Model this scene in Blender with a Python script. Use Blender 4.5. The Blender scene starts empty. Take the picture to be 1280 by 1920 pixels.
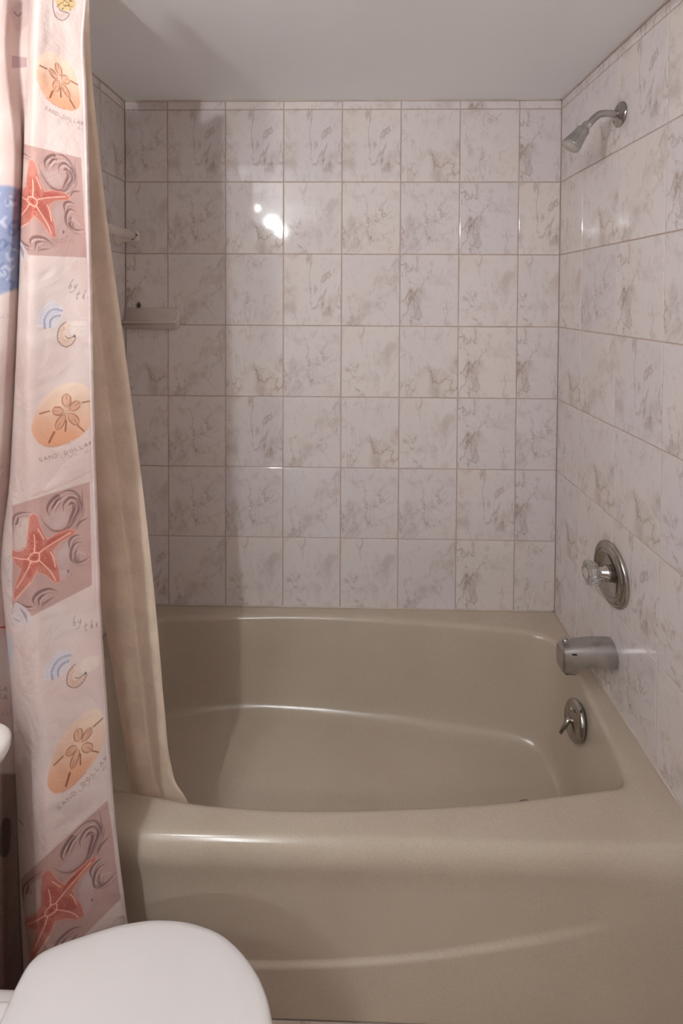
import bpy, bmesh, math, random
import numpy as np
from mathutils import Vector, Matrix
random.seed(7); rng = np.random.default_rng(7)
R = math.radians
# ------------------------------------------------------------------ camera (solved from the tile grid)
F_PX, CY_PX = 921.64, 578.03
YAW, PITCH, ROLL = -.0199, -.0219, -.0049
CAM = np.array([.6497, -1.729, 1.464])
def _rot():
    c, s = math.cos(YAW), math.sin(YAW); A = np.array([[c, -s, 0], [s, c, 0], [0, 0, 1]])
    c, s = math.cos(PITCH), math.sin(PITCH); B = np.array([[1, 0, 0], [0, c, s], [0, -s, c]])
    c, s = math.cos(ROLL), math.sin(ROLL); D = np.array([[c, 0, -s], [0, 1, 0], [s, 0, c]])
    return D @ B @ A
RM = _rot()
sc = bpy.context.scene
cd = bpy.data.cameras.new('camera'); cam = bpy.data.objects.new('camera', cd); sc.collection.objects.link(cam)
cd.sensor_fit = 'HORIZONTAL'; cd.sensor_width = 36; cd.lens = F_PX * 36 / 1280
cd.shift_y = -(960 - CY_PX) / 1280; cd.clip_start = .02
M = Matrix.Identity(4)
for i in range(3):
    M[i][0] = RM[0][i]; M[i][1] = RM[2][i]; M[i][2] = -RM[1][i]; M[i][3] = CAM[i]
cam.matrix_world = M
sc.camera = cam
def at_y(u, v, Y):
    """a point of the room that stands at depth Y along the sight line of (u, v)"""
    d = RM.T @ np.array([(u - 640) / F_PX, 1, (CY_PX - v) / F_PX])
    return CAM + d * (Y - CAM[1]) / d[1]
# ------------------------------------------------------------------ world, exposure
w = bpy.data.worlds.new('world'); sc.world = w; w.use_nodes = True
w.node_tree.nodes['Background'].inputs[0].default_value = (.9, .93, 1, 1)
w.node_tree.nodes['Background'].inputs[1].default_value = .3
sc.view_settings.view_transform = 'Standard'; sc.view_settings.look = 'None'
sc.view_settings.exposure = 0.03; sc.view_settings.gamma = 1; sc.view_settings.use_curve_mapping = False
BULB_STRENGTH = 1040
FILL_POWER = 1.0
sc.cycles.max_bounces = 14; sc.cycles.diffuse_bounces = 8; sc.cycles.caustics_reflective = False; sc.cycles.caustics_refractive = False
hd_ = bpy.data.lights.new('fill_light', 'AREA'); hd_.shape = 'RECTANGLE'; hd_.size = 1.3; hd_.size_y = 1.9; hd_.energy = FILL_POWER; hd_.color = (1, .98, .97)
hl = bpy.data.objects.new('fill_light', hd_); sc.collection.objects.link(hl); hl.location = (.62, -4.26, 1.03); hl.rotation_euler = (math.radians(90), 0, 0)   # added soft fill from behind the camera, no visible source
# ------------------------------------------------------------------ helpers
C = sc.collection
def srgb(r, g, b):
    f = lambda c: (c / 255 / 12.92) if c / 255 <= .04045 else ((c / 255 + .055) / 1.055) ** 2.4
    return (f(r), f(g), f(b), 1)
def obj(name, bm, mat, parent=None, smooth=True, label=None):
    me = bpy.data.meshes.new(name)
    if isinstance(bm, bmesh.types.BMesh):
        bm.to_mesh(me); bm.free()
    else:
        me.from_pydata(bm[0], [], bm[1])
    me.update()
    if smooth:
        me.polygons.foreach_set('use_smooth', [True] * len(me.polygons))
    if mat: me.materials.append(mat)
    o = bpy.data.objects.new(name, me); C.objects.link(o)
    if parent: o.parent = parent
    if label: o['label'] = label
    return o
def tag(o, label, cat, group=None):
    o['label'] = label; o['category'] = cat
    if group: o['group'] = group
    return o
def thing(name, label, cat, group=None):
    o = bpy.data.objects.new(name, None); C.objects.link(o)
    return tag(o, label, cat, group)
def place(root, loc):
    """put the Empty at its thing's base while the parts keep their places"""
    root.location = loc
    for ch in root.children: ch.location = Vector(ch.location) - Vector(loc)
def struct(o):
    o['kind'] = 'structure'; return o
def autosmooth(o, ang=35):
    me = o.data; bm = bmesh.new(); bm.from_mesh(me)
    for e in bm.edges:
        if len(e.link_faces) == 2 and e.calc_face_angle(0) > R(ang): e.smooth = False
    bm.to_mesh(me); bm.free()
def box_bm(x0, x1, y0, y1, z0, z1, bev=0, seg=1):
    bm = bmesh.new(); bmesh.ops.create_cube(bm, size=1)
    for v in bm.verts:
        v.co = Vector(((x0 + x1) / 2 + v.co.x * (x1 - x0), (y0 + y1) / 2 + v.co.y * (y1 - y0), (z0 + z1) / 2 + v.co.z * (z1 - z0)))
    if bev: bmesh.ops.bevel(bm, geom=bm.edges[:], offset=bev, segments=seg, affect='EDGES', profile=.6)
    return bm
def loft(rings, cap0=True, cap1=True, closed=True):
    n = len(rings[0]); V = [tuple(p) for r in rings for p in r]; F = []
    m = n if closed else n - 1
    for i in range(len(rings) - 1):
        for j in range(m):
            k = (j + 1) % n
            F.append((i * n + j, i * n + k, (i + 1) * n + k, (i + 1) * n + j))
    if cap0: F.append(tuple(range(n))[::-1])
    if cap1: F.append(tuple((len(rings) - 1) * n + j for j in range(n)))
    bm = bmesh.new(); vs = [bm.verts.new(v) for v in V]
    for f in F:
        try: bm.faces.new([vs[i] for i in f])
        except ValueError: pass
    bmesh.ops.recalc_face_normals(bm, faces=bm.faces)
    return bm
def frame_for(axis):
    a = Vector(axis).normalized(); t = Vector((0, 0, 1)) if abs(a.z) < .9 else Vector((0, 1, 0))
    u = a.cross(t).normalized(); return a, u, a.cross(u)
def lathe(origin, axis, prof, n=40, fn=None, caps=(True, True)):
    """prof: (distance along axis, radius)"""
    a, u, v = frame_for(axis); o = Vector(origin); rings = []
    for d, r in prof:
        ring = []
        for i in range(n):
            t = 2 * math.pi * i / n; rr = r * (fn(t, d) if fn else 1)
            ring.append(o + a * d + u * rr * math.cos(t) + v * rr * math.sin(t))
        rings.append(ring)
    return loft(rings, *caps)
def crom(pts, n=8, closed=False):
    P = [np.array(p, float) for p in pts]; out = []; m = len(P)
    for i in range(m if closed else m - 1):
        g = (lambda k: P[k % m]) if closed else (lambda k: P[min(max(k, 0), m - 1)])
        p0, p1, p2, p3 = g(i - 1), g(i), g(i + 1), g(i + 2)
        for j in range(n):
            t = j / n
            out.append(.5 * ((2 * p1) + (-p0 + p2) * t + (2 * p0 - 5 * p1 + 4 * p2 - p3) * t * t + (-p0 + 3 * p1 - 3 * p2 + p3) * t ** 3))
    if not closed: out.append(P[-1])
    return np.array(out)
def tube(path, rad, n=20):
    rings = []; P = [Vector(p) for p in path]
    up = None
    for i, p in enumerate(P):
        t = (P[min(i + 1, len(P) - 1)] - P[max(i - 1, 0)]).normalized()
        if up is None: up = frame_for(t)[1]
        u = (up - t * up.dot(t)).normalized(); up = u; v = t.cross(u)
        r = rad[i] if hasattr(rad, '__len__') else rad
        rings.append([p + u * r * math.cos(2 * math.pi * k / n) + v * r * math.sin(2 * math.pi * k / n) for k in range(n)])
    return loft(rings)
# ------------------------------------------------------------------ materials
class NT:
    def __init__(s, name):
        s.m = bpy.data.materials.new(name); s.m.use_nodes = True; s.t = s.m.node_tree
        s.b = s.t.nodes['Principled BSDF']; s.out = s.t.nodes['Material Output']
    def n(s, ty, **k):
        nd = s.t.nodes.new(ty)
        for a, b in k.items():
            if a.startswith('i_'): nd.inputs[int(a[2:])].default_value = b
            else: setattr(nd, a, b)
        return nd
    def l(s, a, b): s.t.links.new(a, b)
    def set(s, **k):
        for a, b in k.items(): s.b.inputs[a.replace('_', ' ')].default_value = b
    def math(s, op, a, b=None, clamp=False):
        nd = s.n('ShaderNodeMath', operation=op, use_clamp=clamp)
        for i, x in enumerate((a, b)):
            if x is None: continue
            if isinstance(x, (int, float)): nd.inputs[i].default_value = x
            else: s.l(x, nd.inputs[i])
        return nd.outputs[0]
    def mix(s, f, a, b, ty='MIX'):
        nd = s.n('ShaderNodeMix', data_type='RGBA', blend_type=ty)
        for i, x in ((0, f), (6, a), (7, b)):
            if isinstance(x, (int, float, tuple)): nd.inputs[i].default_value = x
            else: s.l(x, nd.inputs[i])
        return nd.outputs[2]
    def ramp(s, x, p0, p1, c0=0., c1=1.):
        nd = s.n('ShaderNodeMapRange', interpolation_type='SMOOTHSTEP'); s.l(x, nd.inputs[0])
        nd.inputs[1].default_value = p0; nd.inputs[2].default_value = p1
        nd.inputs[3].default_value = c0; nd.inputs[4].default_value = c1
        return nd.outputs[0]
    def noise(s, vec, scale, detail=3, rough=.5, dist=0, w=None):
        nd = s.n('ShaderNodeTexNoise'); nd.inputs['Scale'].default_value = scale
        nd.inputs['Detail'].default_value = detail; nd.inputs['Roughness'].default_value = rough; nd.inputs['Distortion'].default_value = dist
        if vec is not None: s.l(vec, nd.inputs['Vector'])
        return nd.outputs[0]
    def bump(s, h, strength, dist=.001):
        nd = s.n('ShaderNodeBump'); nd.inputs['Strength'].default_value = strength; nd.inputs['Distance'].default_value = dist
        s.l(h, nd.inputs['Height']); s.l(nd.outputs[0], s.b.inputs['Normal'])
MARK = at_y(260, 573, 0)          # the small burn on the wall above the soap shelf
def add_mark(t, col):
    g = t.n('ShaderNodeNewGeometry')
    sub = t.n('ShaderNodeVectorMath', operation='SUBTRACT'); t.l(g.outputs['Position'], sub.inputs[0])
    sub.inputs[1].default_value = (MARK[0], 0, MARK[2])
    sca = t.n('ShaderNodeVectorMath', operation='MULTIPLY'); t.l(sub.outputs[0], sca.inputs[0]); sca.inputs[1].default_value = (1.25, .8, .8)
    ln = t.n('ShaderNodeVectorMath', operation='LENGTH'); t.l(sca.outputs[0], ln.inputs[0])
    f = t.ramp(ln.outputs['Value'], .005, .015, .92, 0.)
    return t.mix(f, col, srgb(35, 24, 14))
def marble(name, tint=(0, 0, 0), floor=False):
    t = NT(name)
    tc = t.n('ShaderNodeTexCoord'); oi = t.n('ShaderNodeObjectInfo')
    k = t.math('FLOOR', t.math('MULTIPLY', oi.outputs['Random'], 6.999))
    off = t.n('ShaderNodeCombineXYZ'); t.l(t.math('MULTIPLY', k, 3.71), off.inputs[0]); t.l(t.math('MULTIPLY', k, 1.93), off.inputs[1]); t.l(t.math('MULTIPLY', k, 2.31), off.inputs[2])
    add = t.n('ShaderNodeVectorMath', operation='ADD'); sg = t.n('ShaderNodeCombineXYZ', i_1=1, i_2=1); t.l(t.math('SUBTRACT', t.math('MULTIPLY', t.math('MODULO', k, 2), 2), 1), sg.inputs[0])
    fl_ = t.n('ShaderNodeVectorMath', operation='MULTIPLY'); t.l(tc.outputs['Object'], fl_.inputs[0]); t.l(sg.outputs[0], fl_.inputs[1])
    t.l(fl_.outputs[0], add.inputs[0]); t.l(off.outputs[0], add.inputs[1])
    v = add.outputs[0]
    # veins run down to the right or up to the right: squash the coordinates along a diagonal
    mp = t.n('ShaderNodeMapping'); mp.inputs['Rotation'].default_value = (0, R(42), 0); mp.inputs['Scale'].default_value = (1.5, 1.0, .75)
    t.l(v, mp.inputs['Vector']); vv = mp.outputs[0]
    n1 = t.noise(vv, 5.4, 7, .60, .4); n2 = t.noise(vv, 12, 6, .64, .5); n3 = t.noise(v, 5, 3, .5); n4 = t.noise(v, 26, 4, .6); n5 = t.noise(v, 9, 5, .62, .6)
    vein1 = t.ramp(t.math('ABSOLUTE', t.math('SUBTRACT', n1, .5)), 0, .020, 1, 0)
    vein2 = t.ramp(t.math('ABSOLUTE', t.math('SUBTRACT', n2, .52)), 0, .03, 1, 0)
    m1 = t.ramp(n3, .44, .62); m2 = t.ramp(n4, .40, .66); cloud = t.ramp(n5, .50, .68)
    f = t.math('ADD', t.math('MULTIPLY', t.math('MULTIPLY', vein1, m1), .50), t.math('MULTIPLY', t.math('MULTIPLY', vein2, m2), .32))
    f = t.math('ADD', f, t.math('MULTIPLY', cloud, .34), clamp=True)
    rnd = t.n('ShaderNodeTexWhiteNoise', noise_dimensions='1D'); t.l(t.math('MULTIPLY', oi.outputs['Random'], 91.7), rnd.inputs['W'])
    base = t.mix(rnd.outputs['Value'], srgb(223 + tint[0], 214 + tint[1], 210 + tint[2]), srgb(216 + tint[0], 209 + tint[1], 209 + tint[2]))
    warm = t.ramp(t.noise(v, 4, 2), .5, .68, 0, .30)
    base = t.mix(warm, base, srgb(219, 206, 190))
    col = t.mix(f, base, srgb(158, 138, 126))
    if not floor: col = add_mark(t, col)
    t.l(col, t.b.inputs['Base Color']); t.set(Roughness=.06, Specular_IOR_Level=.5)
    t.bump(t.noise(v, 10, 2), .12, .002)
    return t.m
def simple(name, col, rough=.5, metal=0, spec=.5, vary=.06, vs=8, bump=0, bs=200, coat=0):
    t = NT(name); tc = t.n('ShaderNodeTexCoord')
    n = t.noise(tc.outputs['Object'], vs, 3)
    c1 = tuple(x * (1 - vary) for x in col[:3]) + (1,)
    t.l(t.mix(t.ramp(n, .3, .7), c1, col), t.b.inputs['Base Color'])
    t.set(Roughness=rough, Metallic=metal, Specular_IOR_Level=spec, Coat_Weight=coat)
    if coat: t.set(Coat_Roughness=.05)
    if bump: t.bump(t.noise(tc.outputs['Object'], bs, 2), bump)
    return t.m
M_TILE = marble('marble_tile'); M_FLOOR = marble('floor_marble', (-34, -42, -50), True)
M_GROUT = simple('grout', srgb(196, 176, 164), .9, vary=.12, vs=20)
M_CAULK = simple('caulk', srgb(205, 192, 182), .6, vary=.12, vs=30)
M_CEIL = simple('ceiling_paint', srgb(247, 249, 251), .6, vary=.03, vs=2, bump=.25, bs=90)
M_PAINT = simple('wall_paint', srgb(213, 207, 203), .7, vary=.03, vs=3, bump=.2, bs=120)
M_CHROME = simple('chrome', (.60, .57, .55, 1), .10, metal=1, vary=.10, vs=15)
M_CHROME_DULL = simple('worn_chrome', (.55, .53, .52, 1), .33, metal=1, vary=.22, vs=25)
M_CHROME_DARK = simple('dark_chrome', (.50, .47, .43, 1), .17, metal=1, vary=.25, vs=25)
M_PORC = simple('porcelain', srgb(233, 228, 224), .10, vary=.02, vs=5)
M_PLAST = simple('seat_plastic', srgb(222, 218, 216), .20, vary=.02, vs=5)
M_DARK = simple('dark_hole', srgb(30, 24, 20), .5)
def m_ceramic():
    t = NT('shelf_ceramic'); tc = t.n('ShaderNodeTexCoord')
    c = t.mix(t.ramp(t.noise(tc.outputs['Object'], 12, 3), .3, .7), srgb(212, 202, 194), srgb(222, 212, 206))
    t.l(add_mark(t, c), t.b.inputs['Base Color']); t.set(Roughness=.15)
    return t.m
M_CERAMIC = m_ceramic()
def m_tub():
    t = NT('tub_enamel'); tc = t.n('ShaderNodeTexCoord'); g = tc.outputs['Object']
    c = t.mix(t.ramp(t.noise(g, 3, 3), .3, .7), srgb(182, 168, 151), srgb(189, 176, 159))
    c = t.mix(t.ramp(t.noise(g, 420, 2), .40, .60, 0, .16), c, srgb(140, 126, 110))
    t.l(c, t.b.inputs['Base Color']); t.set(Roughness=.19, Specular_IOR_Level=.5)
    t.bump(t.noise(g, 300, 2), .05, .0006)
    return t.m
M_TUB = m_tub()
def m_acrylic():
    t = NT('clear_acrylic'); t.set(Base_Color=(.96, .93, .90, 1), Roughness=.08, IOR=1.49, Transmission_Weight=.86)
    return t.m
M_ACRYL = m_acrylic()
def m_glow(name, col, s):
    t = NT(name); t.set(Base_Color=(.9, .9, .9, 1), Emission_Color=col, Emission_Strength=s); return t.m
def m_cloth(name, attr=None, col=None, trans=.25, sheen=.1):
    t = NT(name); tc = t.n('ShaderNodeTexCoord'); g = tc.outputs['Object']
    if attr:
        a = t.n('ShaderNodeAttribute'); a.attribute_name = attr; c = a.outputs['Color']
        c = t.mix(t.ramp(t.noise(g, 9, 4), .35, .7, 0, .30), c, srgb(214, 186, 176), 'MULTIPLY')
    else:
        c = t.mix(t.ramp(t.noise(g, 14, 4), .35, .65), col, tuple(x * .88 for x in col[:3]) + (1,))
    wv = t.n('ShaderNodeTexWave', wave_type='BANDS', bands_direction='Z'); wv.inputs['Scale'].default_value = 160; wv.inputs['Distortion'].default_value = 2
    t.l(g, wv.inputs['Vector'])
    c = t.mix(t.math('MULTIPLY', wv.outputs['Fac'], .10), c, (.5, .45, .42, 1), 'MULTIPLY')
    t.l(c, t.b.inputs['Base Color']); t.set(Roughness=.85, Specular_IOR_Level=.2)
    tr = t.n('ShaderNodeBsdfTranslucent'); t.l(c, tr.inputs['Color'])
    mx = t.n('ShaderNodeMixShader'); mx.inputs[0].default_value = trans
    t.l(t.b.outputs[0], mx.inputs[1]); t.l(tr.outputs[0], mx.inputs[2]); t.l(mx.outputs[0], t.out.inputs['Surface'])
    n = t.noise(g, 16, 4, .55, .5)
    t.bump(t.math('ADD', t.math('MULTIPLY', t.math('ADD', n, t.noise(g, 6, 3, .5, 1.5)), 1.0), t.math('MULTIPLY', t.noise(g, 500, 1), .03)), .45, .014)
    return t.m
# ------------------------------------------------------------------ the room
XL, XR, ZC, ZR = -.1512, 1.3738, 2.152, .357       # side walls, tub-bay ceiling, rim of the tub
YB, ZROOM, YF = -4.30, 2.155, -.80                   # wall behind the camera, room ceiling, end of the tub bay
struct(obj('wall_back', box_bm(XL - .1, XR + .1, .003, .10, 0, ZC + .25), M_GROUT, smooth=False))
struct(obj('wall_right', box_bm(XR + .003, XR + .10, YB, .003, 0, ZROOM), M_PAINT, smooth=False))
struct(obj('wall_left', box_bm(XL - .10, XL - .003, YB, .003, 0, ZROOM), M_PAINT, smooth=False))
struct(obj('wall_door', box_bm(XL - .1, XR + .1, YB - .1, YB, 0, ZROOM), M_PAINT, smooth=False))
struct(obj('ceiling', box_bm(XL - .1, XR + .1, YB - .1, .1, ZC, ZC + .1), M_CEIL, smooth=False))
floor = struct(obj('floor', box_bm(XL - .1, XR + .1, YB - .1, .1, -.1, -.003), M_GROUT, smooth=False))
wall_back, wall_right, wall_left = (bpy.data.objects[n] for n in ('wall_back', 'wall_right', 'wall_left'))
P, G = .205, .0030
meshes = {}
def tile_mesh(w_, h_, d_=.0034, mat=M_TILE):
    key = (round(w_, 4), round(h_, 4), mat.name)
    if key not in meshes:
        bm = bmesh.new(); b = .0014
        def ring(i, y): return [(-w_ / 2 + i, y, -h_ / 2 + i), (w_ / 2 - i, y, -h_ / 2 + i), (w_ / 2 - i, y, h_ / 2 - i), (-w_ / 2 + i, y, h_ / 2 - i)]
        rs = [ring(0, d_), ring(0, b), ring(b * .35, b * .3), ring(b, 0)]
        V = [[bm.verts.new(p) for p in r] for r in rs]
        for a, c in zip(V, V[1:]):
            for i in range(4): bm.faces.new((a[i], a[(i + 1) % 4], c[(i + 1) % 4], c[i]))
        bm.faces.new(V[-1]); bm.normal_update()
        me = bpy.data.meshes.new('tile'); bm.to_mesh(me); bm.free(); me.materials.append(mat)
        meshes[key] = me
    return meshes[key]
def put_tile(parent, c, w_, h_, rz=0, mat=M_TILE, rx=0):
    o = bpy.data.objects.new('tile', tile_mesh(w_, h_, mat=mat)); C.objects.link(o)
    o.parent = parent; o.location = c
    o.rotation_euler = (rx + random.uniform(-.0012, .0012), 0, rz + random.uniform(-.0016, .0016))
zrow = [2.120 - .252 * i for i in range(8)]; zrow[7] = ZR + .002
zs = [ZC - .002] + zrow
xs = [XL] + [P * k for k in range(7)] + [XR]
for a, b in zip(xs, xs[1:]):
    for t_, u_ in zip(zs, zs[1:]):
        put_tile(wall_back, ((a + b) / 2, 0, (t_ + u_) / 2), b - a - G, t_ - u_ - G)
ys = [0, -.1638, -.3688, -.5738, -.7788]
for a, b in zip(ys, ys[1:]):
    for t_, u_ in zip(zs, zs[1:]):
        put_tile(wall_right, (XR, (a + b) / 2, (t_ + u_) / 2), a - b - G, t_ - u_ - G, rz=R(-90))
        put_tile(wall_left, (XL, (a + b) / 2, (t_ + u_) / 2), a - b - G, t_ - u_ - G, rz=R(90))
# grout faces behind the side walls' tiles
for nm, x0, x1, par in (('grout_bed', XR + .0022, XR + .0030, wall_right), ('grout_bed', XL - .003, XL - .0022, wall_left)):
    obj(nm, box_bm(x0, x1, -.7788, .003, ZR - .02, ZC), M_GROUT, par, False)
# floor tiles in front of the tub
for i in range(5):
    for j in range(8):
        x0 = XL + i * .305; y0 = -.765 - j * .305
        if y0 - .305 < YB: continue
        x1 = min(x0 + .305, XR)
        o = bpy.data.objects.new('tile', tile_mesh(x1 - x0 - .004, .301, mat=M_FLOOR)); C.objects.link(o)
        o.parent = floor; o.location = ((x0 + x1) / 2, y0 - .1525, 0); o.rotation_euler = (R(-90), 0, 0)
# caulk beads where the tile meets ceiling and tub
def bead(name, pts, r, par=None):
    path = []
    for a, b in zip(pts, pts[1:]):
        n = 60
        for i in range(n + 1): path.append(tuple(a[k] + (b[k] - a[k]) * i / n for k in range(3)))
    rad = [r * (1 + .35 * math.sin(i * .9) * random.random()) for i in range(len(path))]
    return struct(obj(name, tube(path, rad, 6), M_CAULK))
bead('trim_1', [(XL, -.001, ZC - .001), (XR, -.001, ZC - .001)], .0035)
bead('trim_2', [(XR - .001, 0, ZC - .001), (XR - .001, -.79, ZC - .001)], .003)
bead('trim_3', [(XL + .001, 0, ZC - .001), (XL + .001, -.79, ZC - .001)], .003)
bead('trim_4', [(XL, -.001, ZR + .002), (XR - .004, -.001, ZR + .002)], .0025)
bead('trim_5', [(XR - .001, -.004, ZR + .002), (XR - .001, -.735, ZR + .002)], .003)
# ------------------------------------------------------------------ bathtub
tub = thing('bathtub', 'beige enamel bathtub with bowed rim set between the tiled walls', 'bathtub')
FRONT, YB0 = -.766, -.0005
back = [(.008, -.080), (.179, -.063), (.454, -.047), (.732, -.056), (1.002, -.079), (1.209, -.105), (1.290, -.134)]
right = [(1.318, -.200), (1.315, -.335), (1.305, -.474), (1.296, -.560), (1.276, -.610)]
front = [(1.215, -.634), (1.108, -.650), (.937, -.672), (.704, -.688), (.531, -.694), (.414, -.691), (.301, -.684), (.220, -.672), (.157, -.664), (.02, -.640)]
left = [(-.06, -.580), (-.085, -.48), (-.09, -.37), (-.085, -.26), (-.05, -.14)]
front = [(x, y + .011) for x, y in front]
opening = crom([*back, *right, *front, *left], 10, True)
bback = [(.02, -.17), (.171, -.142), (.377, -.112), (.729, -.142), (.985, -.175), (1.15, -.196)]
bright = [(1.226, -.225), (1.240, -.30), (1.242, -.40), (1.236, -.49), (1.205, -.555)]
bfront = [(1.11, -.575), (.98, -.60), (.73, -.628), (.50, -.64), (.33, -.635), (.17, -.60)]
bleft = [(.06, -.53), (.02, -.37), (-.005, -.26)]
bottom = crom([*bback, *bright, *bfront, *bleft], 10, True)
CX, CYY = .60, -.372; SX, SY = .70, .31
def polar(curve, thetas):
    x = (curve[:, 0] - CX) / SX; y = (curve[:, 1] - CYY) / SY
    th = np.unwrap(np.arctan2(y, x)); th = np.append(th, th[0] - 2 * np.pi if th[-1] < th[0] else th[0] + 2 * np.pi)
    X = np.append(curve[:, 0], curve[0, 0]); Y = np.append(curve[:, 1], curve[0, 1])
    if th[-1] < th[0]: th, X, Y = th[::-1], X[::-1], Y[::-1]
    t = (thetas - th[0]) % (2 * np.pi) + th[0]
    return np.stack([np.interp(t, th, X), np.interp(t, th, Y)], 1)
yfr = FRONT + .030                                    # where the deck's flat ends and its front rounding starts
corners = [(XR, YB0), (XL, YB0), (XL, yfr), (XR, yfr)]
ca = [math.atan2((y - CYY) / SY, (x - CX) / SX) for x, y in corners]
N = 340
th = np.sort(np.unique(np.concatenate([np.linspace(-np.pi, np.pi, N, endpoint=False), ca])))
N = len(th)
def outer(t):
    dx, dy = math.cos(t) * SX, math.sin(t) * SY; s = 1e9
    if dx > 1e-9: s = min(s, (XR - CX) / dx)
    if dx < -1e-9: s = min(s, (XL - CX) / dx)
    if dy > 1e-9: s = min(s, (YB0 - CYY) / dy)
    if dy < -1e-9: s = min(s, (yfr - CYY) / dy)
    return (CX + dx * s, CYY + dy * s)
OUT = np.array([outer(t) for t in th]); OP = polar(opening, th); BT = polar(bottom, th)
nrm = np.roll(OP, -1, 0) - np.roll(OP, 1, 0); nrm /= np.linalg.norm(nrm, axis=1)[:, None]; nrm = np.stack([nrm[:, 1], -nrm[:, 0]], 1)
if ((OP - [CX, CYY]) * nrm).sum() < 0: nrm = -nrm
def zfloor(x): return .062 + .022 * np.clip((1.14 - x) / 1.1, 0, 1.2)
rings = []
gap = np.linalg.norm(OUT - OP, axis=1)
lipw = np.minimum(.020, gap * .5)
L0 = OP + nrm * lipw[:, None]
for f in (0, .35, .7, 1):
    xy = OUT * (1 - f) + L0 * f
    rings.append(np.column_stack([xy, np.full(N, ZR) - .0015 * f]))
for a in (13, 26, 39, 52, 64, 75):
    xy = OP + nrm * (lipw * (1 - math.sin(R(a))))[:, None]
    rings.append(np.column_stack([xy, np.full(N, ZR - .0015 - .020 * (1 - math.cos(R(a))))]))
zb = zfloor(BT[:, 0]); ztop = rings[-1][0, 2]; OPW = rings[-1][:, :2]
for f in np.linspace(.1, 1, 14):                      # wall: nearly straight, then fillet into the floor
    A = OPW; H = ztop - zb
    p0h, p0z = 0, 0; p1h, p1z = .58, -(H - .075)      # straight
    if f < .72:
        g = f / .72; h = p1h * g; z = ztop + (p1z) * g
    else:
        g = (f - .72) / .28
        c_h, c_z = .74, -H * 1.0
        h = (1 - g) ** 2 * p1h + 2 * g * (1 - g) * c_h + g * g * 1.0
        z = ztop + (1 - g) ** 2 * p1z + 2 * g * (1 - g) * c_z + g * g * (-H)
    xy = A * (1 - h) + BT * h
    rings.append(np.column_stack([xy, z]))
cen = np.array([.65, -.38])
for f in (.12, .28, .46, .64, .82, .94):
    xy = BT * (1 - f) + cen * f
    rings.append(np.column_stack([xy, zfloor(xy[:, 0]) - .004 * math.sin(f * 1.57)]))
V = [tuple(p) for r in rings for p in r]; Fc = []
for i in range(len(rings) - 1):
    for j in range(N):
        k = (j + 1) % N; Fc.append((i * N + j, i * N + k, (i + 1) * N + k, (i + 1) * N + j))
Fc.append(tuple((len(rings) - 1) * N + j for j in range(N)))
# front rounding and apron, sharing the deck's front vertices
fi = [j for j in range(N) if abs(OUT[j, 1] - yfr) < 1e-6]
fi.sort(key=lambda j: OUT[j, 0])
def smooth(x): x = np.clip(x, 0, 1); return x * x * (3 - 2 * x)
prev = fi
prof = [(yfr - .030 * math.sin(R(a)), ZR - .052 * (1 - math.cos(R(a)))) for a in range(6, 91, 6)] + [(FRONT, z) for z in np.linspace(.302, 0, 108)]
for (y, z) in prof:
    cur = []
    for j in fi:
        x = OUT[j, 0]
        zc = .107 + .195 * (x - .42) ** 2
        fade = smooth((1.30 - x) / .35) * smooth((x + .15) / .2)
        rec = .0065 * fade * (1 - smooth((zc + .005 - z) / .010)) * smooth((.345 - z) / .09)
        V.append((x, y + rec, z)); cur.append(len(V) - 1)
    for a, b, c_, d in zip(prev, prev[1:], cur[1:], cur): Fc.append((a, b, c_, d))
    prev = cur
bm = bmesh.new(); vs = [bm.verts.new(v) for v in V]
for f in Fc: bm.faces.new([vs[i] for i in f])
bmesh.ops.recalc_face_normals(bm, faces=bm.faces)
bm.normal_update()
if sum(f.normal.z for f in bm.faces if f.calc_center_median().z > ZR - .002) < 0: bmesh.ops.reverse_faces(bm, faces=bm.faces)
shell = obj('tub_shell', bm, M_TUB, tub)
# overflow plate with trip lever on the sloping end wall
oc = Vector((1.287, -.357, .276)); ax = Vector((-1, 0, .22)).normalized()
op = obj('overflow_plate', lathe(oc, ax, [(-.004, .050), (.003, .051), (.008, .048), (.011, .043), (.011, .034), (.013, .030), (.015, .020), (.016, .004)], 40), M_CHROME_DARK, tub, label='round chrome overflow plate')
lv = [oc + ax * .010, oc + ax * .022 + Vector((0, -.003, -.002)), oc + ax * .030 + Vector((0, -.006, -.012)), oc + ax * .040 + Vector((0, -.008, -.028)), oc + ax * .046 + Vector((0, -.008, -.040))]
obj('trip_lever', tube(crom(lv, 5), [.008 - .0002 * i for i in range(21)], 12), M_CHROME_DARK, op)
for s in (-1, 1):
    obj('screw', lathe(oc + ax * .012 + Vector((0, 0, .030 * s)), ax, [(0, .005), (.003, .005), (.004, .003)], 12), M_CHROME, op)
dz = float(zfloor(1.14)) - .003
dr = obj('drain', lathe((1.143, -.408, dz), (0, 0, 1), [(0, .034), (.004, .034), (.005, .031), (.003, .028), (-.001, .026)], 32), M_CHROME_DARK, tub)
obj('drain_hole', lathe((1.143, -.408, dz + .003), (0, 0, 1), [(0, .0275), (.0006, .0265)], 24), M_DARK, dr)
place(tub, (.6113, -.383, 0))
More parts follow.
